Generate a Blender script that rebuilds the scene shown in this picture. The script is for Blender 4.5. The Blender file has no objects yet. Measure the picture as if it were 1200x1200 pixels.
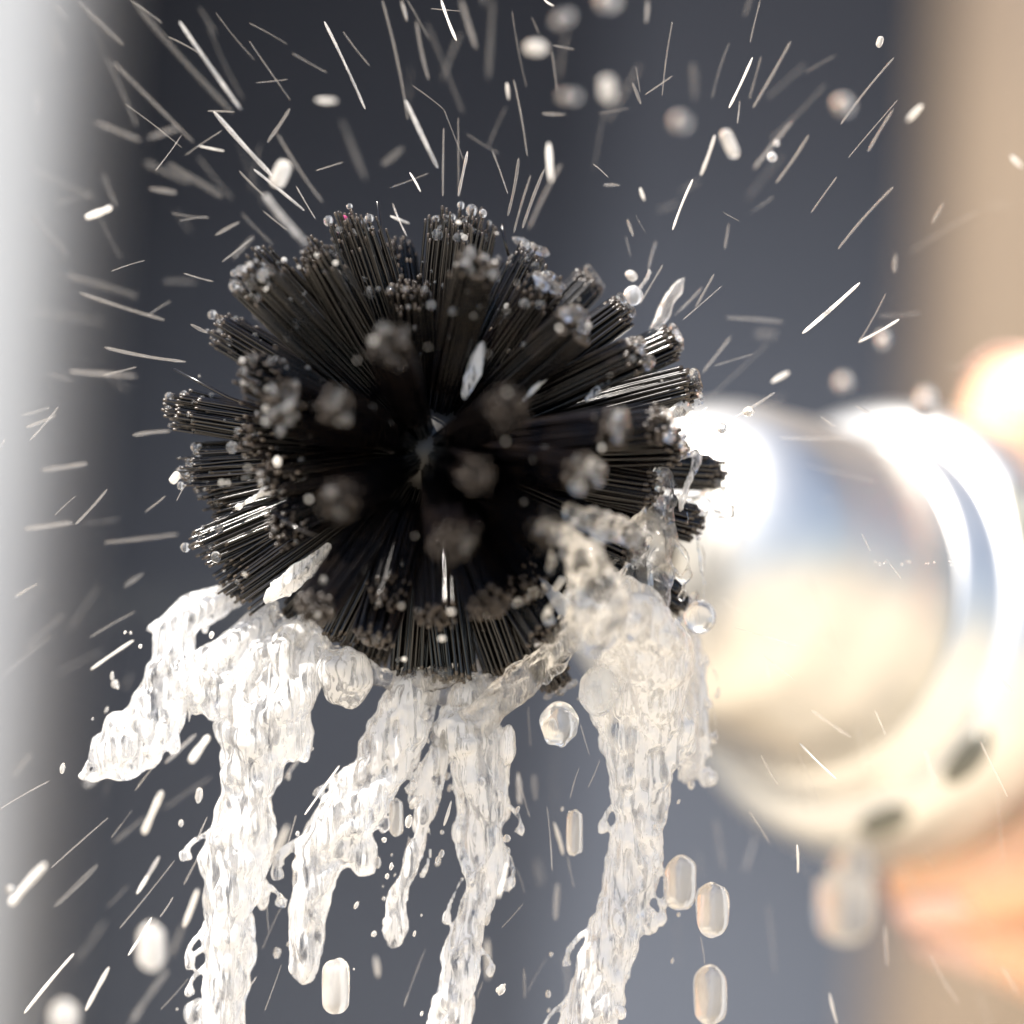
import bpy, math, random
from mathutils import Vector, Matrix, noise

random.seed(7)
R = math.radians
SC = bpy.context.scene
COL = SC.collection

# ---------------------------------------------------------------- camera, light, exposure
D = 0.83            # camera to focus plane
FW = 0.15           # width of the field at the focus plane
Z0 = 1.05           # height of the camera above the ground

cam_d = bpy.data.cameras.new("camera")
cam = bpy.data.objects.new("camera", cam_d)
COL.objects.link(cam)
cam.location = (0, -D, Z0)
cam.rotation_euler = (R(90), 0, 0)
cam_d.sensor_width = 36
cam_d.lens = 36 * D / FW
cam_d.clip_start = 0.02
cam_d.clip_end = 400
cam_d.dof.use_dof = True
cam_d.dof.focus_distance = D - 0.004
cam_d.dof.aperture_fstop = 3.9
cam_d.dof.aperture_blades = 0
SC.camera = cam

TO_SUN = Vector((-0.34, -0.30, 0.89)).normalized()
ELEV = math.asin(TO_SUN.z)
AZ = math.atan2(TO_SUN.x, TO_SUN.y)
w = bpy.data.worlds.new("World")
SC.world = w
w.use_nodes = True
nt = w.node_tree
bg = nt.nodes["Background"]
sky = nt.nodes.new("ShaderNodeTexSky")
sky.sky_type = 'NISHITA'
sky.sun_disc = False
sky.sun_elevation = ELEV
sky.sun_rotation = AZ
nt.links.new(sky.outputs[0], bg.inputs[0])
bg.inputs[1].default_value = 0.08
sd = bpy.data.lights.new("sun", 'SUN')
sd.energy = 5.0
sd.angle = R(0.55)
sd.color = (1.0, 0.94, 0.86)
sun = bpy.data.objects.new("sun", sd)
COL.objects.link(sun)
sun.rotation_euler = TO_SUN.to_track_quat('Z', 'Y').to_euler()
SC.view_settings.view_transform = 'Standard'
SC.view_settings.look = 'None'
SC.view_settings.exposure = 1.52
SC.view_settings.gamma = 1
SC.cycles.max_bounces = 14
SC.cycles.transmission_bounces = 12
SC.cycles.transparent_max_bounces = 24
SC.cycles.glossy_bounces = 5
SC.cycles.diffuse_bounces = 3
SC.cycles.sample_clamp_indirect = 6
SC.cycles.use_denoising = True
SC.cycles.blur_glossy = 0.3

# ---------------------------------------------------------------- helpers
def P(px, py, d=0.0):
    k = (D + d) / D * FW / 1200
    return Vector(((px - 600) * k, d, (600 - py) * k + Z0))

def PX(d=0.0):
    return (D + d) / D * FW / 1200

class MB:
    def __init__(s):
        s.v = []; s.f = []
    def tube(s, pts, rad, seg=8, cap=True, flat=None, rot=0.0):
        n = len(pts)
        base = len(s.v)
        t = (pts[1] - pts[0]).normalized()
        a = Vector((0, 1, 0)) if abs(t.y) < 0.9 else Vector((1, 0, 0))
        u = t.cross(a).normalized()
        for i in range(n):
            if i == 0: t2 = pts[1] - pts[0]
            elif i == n - 1: t2 = pts[-1] - pts[-2]
            else: t2 = pts[i + 1] - pts[i - 1]
            t2 = t2.normalized() if t2.length > 1e-12 else t
            u = (u - t2 * u.dot(t2)).normalized()
            vv = t2.cross(u)
            t = t2
            r = rad[i]
            fl = 1.0 if flat is None else flat
            for k in range(seg):
                an = rot + 2 * math.pi * k / seg
                s.v.append(pts[i] + u * (math.cos(an) * r) + vv * (math.sin(an) * r * fl))
        for i in range(n - 1):
            for k in range(seg):
                k2 = (k + 1) % seg
                s.f.append((base + i * seg + k, base + i * seg + k2, base + (i + 1) * seg + k2, base + (i + 1) * seg + k))
        if cap:
            s.f.append(tuple(base + k for k in range(seg - 1, -1, -1)))
            s.f.append(tuple(base + (n - 1) * seg + k for k in range(seg)))
    def capsule(s, a, b, r, seg=8, bend=0.0, taper=1.0, n=6):
        d = b - a
        L = d.length
        side = d.cross(Vector((0, 1, 0)))
        side = side.normalized() if side.length > 1e-9 else Vector((1, 0, 0))
        pts, rad = [], []
        e = min(r * (1.3 if r > .0004 else 7), L * 0.4)
        def at(x): return a + d * (x / L) + side * (bend * L * math.sin(math.pi * x / L))
        for x, q in ((0.03 * e, .25), (.2 * e, .62), (.55 * e, .9)):
            pts.append(at(x)); rad.append(r * q)
        for i in range(n):
            x = e + (L - 2 * e) * i / (n - 1)
            pts.append(at(x)); rad.append(r * (1 + (taper - 1) * x / L) * (1 + 0.12 * math.sin(9 * x / L + L * 900)))
        for x, q in ((L - .55 * e, .9), (L - .2 * e, .62), (L - .03 * e, .25)):
            pts.append(at(x)); rad.append(r * q * taper)
        s.tube(pts, rad, seg)
    def ball(s, c, r, seg=14, ring=9, sx=1, sy=1, sz=1, lump=0.0, q=None, cap_=False):
        base = len(s.v)
        for i in range(ring + 1):
            th = math.pi * i / ring
            for k in range(seg):
                ph = 2 * math.pi * k / seg
                n = Vector((math.sin(th) * math.cos(ph) , math.sin(th) * math.sin(ph), math.cos(th)))
                rr = r
                if lump: rr *= 1 + lump * noise.noise(n * 1.6 + c * 300)
                p = Vector((n.x * sx, n.y * sy, n.z * sz)) * rr if not cap_ else Vector((n.x * sx, n.y * sy, n.z * sx + (max(-1, min(1, n.z * 6)) * (sz - sx)))) * rr
                if q is not None: p = q @ p
                s.v.append(c + p)
        for i in range(ring):
            for k in range(seg):
                k2 = (k + 1) % seg
                s.f.append((base + i * seg + k, base + (i + 1) * seg + k, base + (i + 1) * seg + k2, base + i * seg + k2))
    def box(s, lo, hi, m=None):
        base = len(s.v)
        for x in (lo[0], hi[0]):
            for y in (lo[1], hi[1]):
                for z in (lo[2], hi[2]):
                    p = Vector((x, y, z))
                    s.v.append(m @ p if m else p)
        for f in ((0, 1, 3, 2), (4, 6, 7, 5), (0, 4, 5, 1), (2, 3, 7, 6), (0, 2, 6, 4), (1, 5, 7, 3)):
            s.f.append(tuple(base + i for i in f))
    def lathe(s, prof, seg, m):
        base = len(s.v)
        for (z, r) in prof:
            for k in range(seg):
                an = 2 * math.pi * k / seg
                s.v.append(m @ Vector((math.cos(an) * r, math.sin(an) * r, z)))
        for i in range(len(prof) - 1):
            for k in range(seg):
                k2 = (k + 1) % seg
                s.f.append((base + i * seg + k, base + i * seg + k2, base + (i + 1) * seg + k2, base + (i + 1) * seg + k))
    def build(s, name, mat, parent=None, origin=None, smooth=True):
        me = bpy.data.meshes.new(name)
        o0 = origin if origin is not None else Vector((0, 0, 0))
        me.from_pydata([tuple(v - o0) for v in s.v], [], s.f)
        me.validate()
        me.polygons.foreach_set("use_smooth", [smooth] * len(me.polygons))
        me.materials.append(mat)
        o = bpy.data.objects.new(name, me)
        COL.objects.link(o)
        if parent is not None:
            o.parent = parent
        o.location = o0
        return o

def tag(o, label=None, cat=None, group=None, kind=None):
    if label: o['label'] = label
    if cat: o['category'] = cat
    if group: o['group'] = group
    if kind: o['kind'] = kind
    return o

def remesh(o, voxel, disp=0.0, scale=0.004, smooth=4, disp2=0.0, scale2=0.0015):
    m = o.modifiers.new("join", 'REMESH'); m.mode = 'VOXEL'; m.voxel_size = voxel; m.use_smooth_shade = True
    m = o.modifiers.new("soften", 'SMOOTH'); m.iterations = smooth; m.factor = 0.5
    for k, (dd, sc) in enumerate(((disp, scale), (disp2, scale2))):
        if dd:
            t = bpy.data.textures.new("ripple", 'CLOUDS'); t.noise_scale = sc; t.noise_depth = 1
            m = o.modifiers.new("ripple", 'DISPLACE'); m.texture = t; m.strength = dd; m.mid_level = 0.5
            m.texture_coords = 'LOCAL'
    return o

# ---------------------------------------------------------------- materials
def mat(name):
    m = bpy.data.materials.new(name); m.use_nodes = True
    n = m.node_tree.nodes; n.clear()
    out = n.new("ShaderNodeOutputMaterial")
    return m, n, m.node_tree.links, out

def noise_col(n, l, scale, c1, c2, detail=4, lo=.35, hi=.65, stretch=None):
    tc = n.new("ShaderNodeTexCoord")
    mp = n.new("ShaderNodeMapping")
    if stretch: mp.inputs['Scale'].default_value = stretch
    l.new(tc.outputs['Object'], mp.inputs[0])
    nz = n.new("ShaderNodeTexNoise"); nz.inputs['Scale'].default_value = scale; nz.inputs['Detail'].default_value = detail
    l.new(mp.outputs[0], nz.inputs['Vector'])
    rp = n.new("ShaderNodeValToRGB")
    rp.color_ramp.elements[0].position = lo; rp.color_ramp.elements[0].color = (*c1, 1)
    rp.color_ramp.elements[1].position = hi; rp.color_ramp.elements[1].color = (*c2, 1)
    l.new(nz.outputs['Fac'], rp.inputs[0])
    return rp, nz, mp

def pbr(name, c1, c2, scale, rough, metallic=0.0, bump=0.0, stretch=None, **kw):
    m, n, l, out = mat(name)
    b = n.new("ShaderNodeBsdfPrincipled")
    rp, nz, mp = noise_col(n, l, scale, c1, c2, stretch=stretch)
    l.new(rp.outputs[0], b.inputs['Base Color'])
    b.inputs['Roughness'].default_value = rough
    b.inputs['Metallic'].default_value = metallic
    for k, v in kw.items(): b.inputs[k].default_value = v
    if bump:
        bp = n.new("ShaderNodeBump"); bp.inputs['Strength'].default_value = bump; bp.inputs['Distance'].default_value = 0.001
        l.new(nz.outputs['Fac'], bp.inputs['Height']); l.new(bp.outputs[0], b.inputs['Normal'])
    l.new(b.outputs[0], out.inputs[0])
    return m

def water(name, white_lo, white_hi, rough, bump_scale=900, bump=0.25, clear=0.0, tint=(.94, .955, .97)):
    """glassy water mixed with a milky share of air bubbles, the share varying over the body"""
    m, n, l, out = mat(name)
    tc = n.new("ShaderNodeTexCoord")
    mp = n.new("ShaderNodeMapping"); mp.inputs['Scale'].default_value = (1, 1, .42)
    l.new(tc.outputs['Object'], mp.inputs[0])
    nz = n.new("ShaderNodeTexNoise"); nz.inputs['Scale'].default_value = bump_scale; nz.inputs['Detail'].default_value = 3
    nz.inputs['Distortion'].default_value = .8
    l.new(mp.outputs[0], nz.inputs['Vector'])
    bp = n.new("ShaderNodeBump"); bp.inputs['Strength'].default_value = bump; bp.inputs['Distance'].default_value = .0006
    l.new(nz.outputs['Fac'], bp.inputs['Height'])
    g = n.new("ShaderNodeBsdfGlass"); g.inputs['IOR'].default_value = 1.333; g.inputs['Roughness'].default_value = rough
    g.inputs['Color'].default_value = (1, 1, 1, 1)
    l.new(bp.outputs[0], g.inputs['Normal'])
    res = g.outputs[0]
    if white_hi > 0:
        df = n.new("ShaderNodeBsdfDiffuse"); df.inputs['Color'].default_value = (*tint, 1); l.new(bp.outputs[0], df.inputs['Normal'])
        tr = n.new("ShaderNodeBsdfTranslucent"); tr.inputs['Color'].default_value = (*tint, 1); l.new(bp.outputs[0], tr.inputs['Normal'])
        mx = n.new("ShaderNodeMixShader"); mx.inputs[0].default_value = .5
        l.new(df.outputs[0], mx.inputs[1]); l.new(tr.outputs[0], mx.inputs[2])
        n2 = n.new("ShaderNodeTexNoise"); n2.inputs['Scale'].default_value = bump_scale * .45; n2.inputs['Detail'].default_value = 4
        l.new(mp.outputs[0], n2.inputs['Vector'])
        mr = n.new("ShaderNodeMapRange"); mr.inputs['From Min'].default_value = .38; mr.inputs['From Max'].default_value = .62
        mr.inputs['To Min'].default_value = white_lo; mr.inputs['To Max'].default_value = white_hi
        l.new(n2.outputs['Fac'], mr.inputs['Value'])
        m2 = n.new("ShaderNodeMixShader"); l.new(mr.outputs[0], m2.inputs[0]); l.new(g.outputs[0], m2.inputs[1]); l.new(mx.outputs[0], m2.inputs[2])
        res = m2.outputs[0]
    if clear > 0:
        tp = n.new("ShaderNodeBsdfTransparent")
        m3 = n.new("ShaderNodeMixShader"); m3.inputs[0].default_value = clear
        l.new(res, m3.inputs[1]); l.new(tp.outputs[0], m3.inputs[2]); res = m3.outputs[0]
    l.new(res, out.inputs[0])
    return m

def foam_water(name, tint, w_lo, w_hi, thru):
    """aerated water: bubbles scatter white, the rest lets light through and glints"""
    m, n, l, out = mat(name)
    tc = n.new("ShaderNodeTexCoord")
    mp = n.new("ShaderNodeMapping"); mp.inputs['Scale'].default_value = (1, 1, .13)
    l.new(tc.outputs['Object'], mp.inputs[0])
    nz = n.new("ShaderNodeTexNoise"); nz.inputs['Scale'].default_value = 620; nz.inputs['Detail'].default_value = 5; nz.inputs['Distortion'].default_value = .8
    l.new(mp.outputs[0], nz.inputs['Vector'])
    bp = n.new("ShaderNodeBump"); bp.inputs['Strength'].default_value = .7; bp.inputs['Distance'].default_value = .0009
    l.new(nz.outputs['Fac'], bp.inputs['Height'])
    def N(t, **kw):
        q = n.new(t)
        for k, v in kw.items(): q.inputs[k].default_value = v
        return q
    def mixs(f, a, b_):
        q = n.new("ShaderNodeMixShader")
        if isinstance(f, float): q.inputs[0].default_value = f
        else: l.new(f, q.inputs[0])
        l.new(a, q.inputs[1]); l.new(b_, q.inputs[2]); return q.outputs[0]
    df = N("ShaderNodeBsdfDiffuse", Color=(*tint, 1)); tr = N("ShaderNodeBsdfTranslucent", Color=(*tint, 1))
    l.new(bp.outputs[0], df.inputs['Normal'])
    milk = mixs(.55, df.outputs[0], tr.outputs[0])
    rf = N("ShaderNodeBsdfRefraction", Roughness=.06, IOR=1.333, Color=(1, 1, 1, 1)); l.new(bp.outputs[0], rf.inputs['Normal'])
    tp = N("ShaderNodeBsdfTransparent")
    body = mixs(thru, rf.outputs[0], tp.outputs[0])
    n2 = N("ShaderNodeTexNoise", Scale=760, Detail=5, Distortion=1.2); l.new(mp.outputs[0], n2.inputs['Vector'])
    mr = n.new("ShaderNodeMapRange"); mr.inputs['From Min'].default_value = .41; mr.inputs['From Max'].default_value = .53
    mr.inputs['To Min'].default_value = w_lo; mr.inputs['To Max'].default_value = w_hi
    l.new(n2.outputs['Fac'], mr.inputs['Value'])
    b1 = mixs(mr.outputs[0], body, milk)
    fr = N("ShaderNodeFresnel", IOR=1.333); l.new(bp.outputs[0], fr.inputs['Normal'])
    gl = N("ShaderNodeBsdfGlossy", Roughness=.08, Color=(1, 1, 1, 1)); l.new(bp.outputs[0], gl.inputs['Normal'])
    l.new(mixs(fr.outputs[0], b1, gl.outputs[0]), out.inputs[0])
    return m
M_stream = foam_water("aerated_water", (.97, .965, .955), .03, .86, .5)
M_cling = foam_water("clinging_water", (.86, .80, .71), .0, .07, .68)
M_drop = water("clear_water", .10, .30, .03, 500, .12)
M_bead = water("bead_water", .02, .10, .02, 300, .02)
STREAK = {
    'f': water("faint_spray", .5, .5, .2, 400, .1, clear=.90, tint=(.88, .82, .74)),
    'n': water("spray", .5, .55, .15, 400, .1, clear=.80, tint=(.90, .83, .75)),
    'b': water("bright_spray", .6, .8, .1, 400, .1, clear=.1, tint=(.95, .92, .87)),
    'p': water("sparkling_spray", .15, .5, .04, 900, .5, clear=.25, tint=(.95, .92, .88)),
}
M_bristle = pbr("black_bristle", (.002, .002, .003), (.007, .005, .004), 300, .15, **{'Specular IOR Level': .5})
M_tip = pbr("cut_bristle_end", (.016, .012, .010), (.052, .039, .028), 900, .25)
M_core = pbr("black_hub", (.010, .009, .008), (.02, .018, .016), 200, .45)
M_steel = pbr("brushed_steel", (.60, .59, .57), (.70, .685, .65), 60, .44, 1.0, stretch=(1, 1, 1))
M_patch = pbr("dark_patch", (.12, .12, .10), (.17, .165, .13), 80, .4)
M_white = pbr("white_paint", (.235, .25, .275), (.285, .30, .32), 6, .5)
M_tan = pbr("weathered_timber", (.125, .095, .072), (.255, .195, .128), 5, .6, stretch=(1.4, 1.4, .9))
M_ground = pbr("pale_paving", (.42, .36, .27), (.52, .45, .35), 3, .85)
M_skin = pbr("skin", (.66, .37, .22), (.78, .48, .32), 60, .42, bump=.15, **{'Subsurface Weight': .35, 'Subsurface Scale': .006, 'Subsurface Radius': (1, .35, .2)})
M_nail = pbr("nail", (.70, .44, .36), (.76, .5, .42), 60, .25)
M_lint = pbr("pink_lint", (.25, .02, .09), (.35, .05, .14), 60, .6)

# slate wall: dark paint, bounced ground light painted in paler towards the bottom
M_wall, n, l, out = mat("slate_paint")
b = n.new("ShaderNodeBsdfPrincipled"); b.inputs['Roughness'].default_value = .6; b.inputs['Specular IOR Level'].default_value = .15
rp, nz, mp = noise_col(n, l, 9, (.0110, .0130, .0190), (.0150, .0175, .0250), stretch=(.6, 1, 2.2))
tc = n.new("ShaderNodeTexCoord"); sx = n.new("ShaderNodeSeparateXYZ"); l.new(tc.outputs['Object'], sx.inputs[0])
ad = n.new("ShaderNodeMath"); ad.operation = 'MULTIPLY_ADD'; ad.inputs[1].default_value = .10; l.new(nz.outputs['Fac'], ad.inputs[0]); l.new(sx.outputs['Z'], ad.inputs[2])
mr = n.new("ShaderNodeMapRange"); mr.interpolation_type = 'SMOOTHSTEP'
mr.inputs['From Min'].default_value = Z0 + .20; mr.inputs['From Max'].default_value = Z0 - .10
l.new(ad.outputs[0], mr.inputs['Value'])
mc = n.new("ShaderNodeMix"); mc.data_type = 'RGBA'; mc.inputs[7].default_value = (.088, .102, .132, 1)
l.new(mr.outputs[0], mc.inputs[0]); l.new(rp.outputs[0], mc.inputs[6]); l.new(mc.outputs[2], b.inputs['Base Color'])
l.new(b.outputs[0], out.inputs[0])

# ---------------------------------------------------------------- setting
mb = MB(); mb.v = [Vector(p) for p in ((-60, -60, 0), (60, -60, 0), (60, 60, 0), (-60, 60, 0))]; mb.f = [(0, 1, 2, 3)]
tag(mb.build("ground", M_ground, smooth=False), "pale sandy paving beneath the washing place", kind="structure")

BD = 0.42
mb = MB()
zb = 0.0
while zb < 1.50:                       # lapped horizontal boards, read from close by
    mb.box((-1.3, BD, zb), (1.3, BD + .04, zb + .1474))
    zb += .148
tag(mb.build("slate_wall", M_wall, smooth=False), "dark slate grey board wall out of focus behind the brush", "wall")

k = PX(BD - .05)
mb = MB()
e1, e2 = P(124, 0, BD - .03), P(48, 1200, BD - .03)
dirv = (e1 - e2).normalized()
b0 = e2 - dirv * ((e2.z + .02) / dirv.z); t0 = e1 + dirv * .28
mb.f = [(0, 1, 2, 3), (4, 7, 6, 5), (0, 4, 5, 1), (1, 5, 6, 2), (2, 6, 7, 3), (3, 7, 4, 0)]
mb.v = [b0 + Vector(p) for p in ((-.16, -.06, 0), (0, -.06, 0), (0, .025, 0), (-.16, .025, 0))] + \
       [t0 + Vector(p) for p in ((-.16, -.06, 0), (0, -.06, 0), (0, .025, 0), (-.16, .025, 0))]
o = mb.build("white_post", M_white, smooth=False)
bv = o.modifiers.new("edge", 'BEVEL'); bv.width = .012; bv.segments = 5
tag(o, "white painted post leaning slightly in front of the dark wall", "post")

x1 = P(1065, 600, BD - .03).x
mb = MB(); mb.box((x1, BD - .10, 0), (x1 + .26, BD - .004, 1.46))
for v_ in mb.v:
    if v_.x < x1 + .1: v_.x += (v_.z - Z0) * .07
o = mb.build("timber_post", M_tan, smooth=False)
bv = o.modifiers.new("edge", 'BEVEL'); bv.width = .02; bv.segments = 4
tag(o, "wide tan timber post behind the hand and steel handle", "post")

# ---------------------------------------------------------------- brush
C = P(503, 530, 0)
H = Vector((.64, .73, -.25)).normalized()      # handle direction, away from the lens
brush = bpy.data.objects.new("bottle_brush", None)
COL.objects.link(brush)
brush.location = C
tag(brush, "round black bottle brush head of stiff tufts running with water", "brush")
def bchild(m, name, ma, smooth=True):
    o = m.build(name, ma, None, C, smooth)
    o.parent = brush; o.location = (0, 0, 0)
    return o
mb = MB(); mb.ball(C, .0085, 24, 16, lump=.05)
bchild(mb, "hub", M_core)
QH = H.to_track_quat('Z', 'Y').to_matrix().to_4x4()
MH = Matrix.Translation(C) @ QH
mb = MB(); mb.lathe([(.006, 0), (.006, .0050), (.035, .0050), (.037, .0075), (.0498, .0075), (.0498, 0)], 24, MH)
bchild(mb, "stem", M_steel)

# (px, py of the tuft's end, depth in px: minus is nearer, end radius px, beads)
TUFTS = [
 # rim
 (412, 262, -40, 36, 22), (530, 262, -10, 40, 26), (622, 298, 20, 30, 14), (690, 330, 60, 25, 3), (727, 365, 10, 27, 3), (786, 402, 20, 27, 3),
 (806, 452, -10, 28, 2), (838, 552, 50, 27, 1), (812, 612, 30, 26, 1), (796, 706, 40, 26, 0), (652, 800, 30, 25, 0),
 (532, 792, -10, 36, 1), (484, 786, 6, 34, 2), (592, 782, 20, 32, 1), (455, 700, -120, 30, 2), (620, 690, -110, 30, 1), (512, 720, -120, 32, 1), (560, 560, -255, 26, 0), (250, 590, 10, 32, 10), (560, 258, 10, 30, 8), (432, 772, 40, 30, 2), (395, 745, 10, 30, 3), (345, 722, 40, 28, 3), (272, 688, 0, 36, 6),
 (240, 640, 0, 36, 6), (222, 548, 10, 36, 16), (208, 482, 0, 30, 12), (258, 385, 20, 30, 14), (466, 288, 30, 26, 6),
 # second ring
 (300, 322, -90, 44, 30), (370, 300, -80, 34, 16), (300, 440, -130, 40, 20), (338, 478, -180, 38, 22), (292, 512, -90, 34, 12),
 (560, 318, -150, 34, 16), (640, 340, -90, 34, 12), (672, 385, -130, 34, 6), (745, 418, -90, 30, 3), (768, 500, -120, 30, 1), (792, 525, -80, 28, 1),
 (375, 712, -170, 30, 3), (440, 745, -90, 32, 2), (575, 706, -170, 33, 0), (640, 740, -90, 30, 0), (700, 700, -80, 30, 0), (742, 640, -60, 28, 0), (762, 575, -60, 28, 0),
 (320, 560, -110, 32, 5), (330, 620, -100, 34, 4), (605, 385, -60, 30, 5), (480, 340, -90, 32, 10),
 # front, out of focus
 (462, 412, -260, 32, 8), (595, 484, -290, 32, 4), (718, 505, -200, 30, 1), (680, 556, -240, 30, 3), (405, 588, -265, 30, 4), (532, 636, -270, 32, 3), (640, 620, -230, 28, 0), (398, 480, -250, 26, 6),
]
# the far side of the ball
for i in range(17):
    z = 0.34 + .62 * (i + .5) / 17
    a = i * 2.39996
    s_ = math.sqrt(1 - z * z)
    v = Vector((math.cos(a) * s_, z, math.sin(a) * s_))
    if v.angle(H) < .38: continue
    TUFTS.append((503 + v.x * 285, 530 - v.z * 275, z * 300, 27, 0))

tips = []
U = FW / 1200
for ti, (px, py, dp, er, nb) in enumerate(TUFTS):
    v = Vector(((px - 503), dp, (530 - py))) * U
    L = v.length * 1.035
    dr = v.normalized()
    a = dr.cross(Vector((.3, .2, 1))).normalized(); bb = dr.cross(a)
    wet = 1 if (px > 640 or py > 700) else 0
    nbri = (60 if wet else 84) if dp < 100 else 30
    base_p = C + dr * .0075
    rb = .0019
    RE = er * U * (.78 if wet else .77)
    mb = MB()
    loc = []; tipf = []
    for i in range(nbri):
        rr = math.sqrt((i + .5) / nbri); an = i * 2.39996 + ti
        rr *= random.uniform(.9, 1.08)
        o1 = a * math.cos(an) * rr + bb * math.sin(an) * rr
        ln = L * random.uniform(.90, 1.03) * (1 - .05 * rr * rr)
        if wet or dp < -140: ln = L * random.uniform(.965, 1.01) * (1 - .03 * rr * rr)
        stray = 0 if random.random() > .05 or wet else random.uniform(.5, 1.3)
        sd_ = Vector((random.gauss(0, 1), random.gauss(0, 1), random.gauss(0, 1))) * (.05 if wet else .10) * RE
        end = C + dr * ln + o1 * RE * (1 + stray * .5) + sd_
        p0 = base_p + o1 * rb
        mid = p0.lerp(end, .5) + (o1 * RE * .13) + Vector((random.gauss(0, 1), random.gauss(0, 1), random.gauss(0, 1))) * RE * .03 + Vector((0, 0, -1)) * abs(stray) * .0004
        r = .00021 * random.uniform(.75, 1.2)
        if wet: r *= 1.5
        ed_ = (end - mid).normalized()
        q = [p0, p0.lerp(mid, .5) + (mid - p0.lerp(end, .5)) * .25, mid, mid.lerp(end, .5) + (mid - p0.lerp(end, .5)) * .25, end - ed_ * .0005, end, end + ed_ * r * .5]
        f0 = len(mb.f)
        mb.tube(q, [r * .9, r, r, r * .98, r, r * 1.08, r * .6], 6, rot=random.random())
        tipf += list(range(f0 + 24, f0 + 36)) + [len(mb.f) - 1]
        loc.append((end, mid, r, (end - mid).normalized()))
    to = bchild(mb, "tuft", M_bristle)
    to.data.materials.append(M_tip)
    for fi in tipf:
        if fi < len(to.data.polygons): to.data.polygons[fi].material_index = 1
    if nb:
        tips.append((px, py, dp, nb, wet, loc))

# bristles that stick out on their own
mb_st = []
for (x0, y0, d0, x2, y2, d2) in ((330, 490, -.004, 203, 432, -.004), (560, 300, 0, 553, 262, 0), (330, 330, -.008, 318, 290, -.01), (596, 300, 0, 588, 262, 0), (455, 330, -.002, 442, 236, -.004), (320, 600, -.014, 372, 628, -.018)):
    mb = MB(); pa, pb = P(x0, y0, d0), P(x2, y2, d2)
    mid = pa.lerp(pb, .5) + Vector((0, 0, -.0005))
    mb.tube([pa, mid, pb], [.00022, .00022, .0002], 6)
    bchild(mb, "stray_bristle", M_bristle)

# ---------------------------------------------------------------- steel handle (its own thing: the brush screws into it)
handle = bpy.data.objects.new("steel_handle", None)
COL.objects.link(handle)
GP = C + H * .055
handle.location = GP
tag(handle, "thick polished steel handle with a flared collar behind the brush", "handle")
def hchild(m, name, ma, smooth=True):
    o = m.build(name, ma, None, GP, smooth); o.parent = handle; o.location = (0, 0, 0); return o
def arc(z0, r0, z1, r1, bulge, n=10):
    out_ = []
    for i in range(n + 1):
        t = i / n
        out_.append((z0 + (z1 - z0) * (1 - math.cos(t * math.pi / 2)) if bulge > 0 else z0 + (z1 - z0) * math.sin(t * math.pi / 2),
                     r0 + (r1 - r0) * (math.sin(t * math.pi / 2) if bulge > 0 else 1 - math.cos(t * math.pi / 2))))
    return out_
mb = MB()
prof = [(.050, 0), (.050, .010)] + arc(.050, .011, .070, .0262, 1, 14) + [(.080, .0271), (.0940, .0276), (.0948, .0272)]
mb.lathe(prof, 96, MH)
hchild(mb, "collar", M_steel)
mb = MB()
prof = [(.0947, .018), (.0950, .0274), (.0958, .0284), (.0985, .0293), (.1015, .0308)] + arc(.1020, .0311, .110, .0366, 1, 10) + [(.118, .0373), (.125, .0368), (.130, .0345), (.133, .0310), (.134, .0298)]
mb.lathe(prof, 96, MH)
hchild(mb, "flared_ring", M_steel)
mb = MB()
mb.lathe([(.1335, .018), (.1335, .0296), (.20, .0293), (.255, .0288), (.262, .0275), (.265, .024), (.265, 0)], 72, MH)
hchild(mb, "grip", M_steel)
# dark oval patches on the ring's face
A1 = (QH @ Vector((1, 0, 0))).normalized(); A2 = (QH @ Vector((0, 1, 0))).normalized()
def ang(vec):
    return math.atan2(vec.dot(A2), vec.dot(A1))
for (vx, vz, half) in ((1, .22, .24), (.78, -.62, .16), (.42, -.9, .14)):
    th = ang(Vector((vx, 0, vz)))
    mb = MB()
    n_ = 12
    for i in range(n_ + 1):
        t = -1 + 2 * i / n_
        an = th + half * t
        wdt = max(.0004, .0026 * math.sqrt(max(0, 1 - t * t)))
        for (q, lift) in ((-1, -.001), (-1, .0006), (1, .0006), (1, -.001)):
            zz = .1044 + q * wdt * .6; rr = .0346 + q * wdt * .62
            pp = Vector((math.cos(an) * (rr + lift * .7), math.sin(an) * (rr + lift * .7), zz - lift * .75))
            mb.v.append(MH @ pp)
    for i in range(n_):
        for q in range(4):
            q2 = (q + 1) % 4
            mb.f.append((i * 4 + q, i * 4 + q2, (i + 1) * 4 + q2, (i + 1) * 4 + q))
    mb.f.append((0, 1, 2, 3)); mb.f.append(tuple(n_ * 4 + i for i in (3, 2, 1, 0)))
    hchild(mb, "ring_patch", M_patch)

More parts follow.
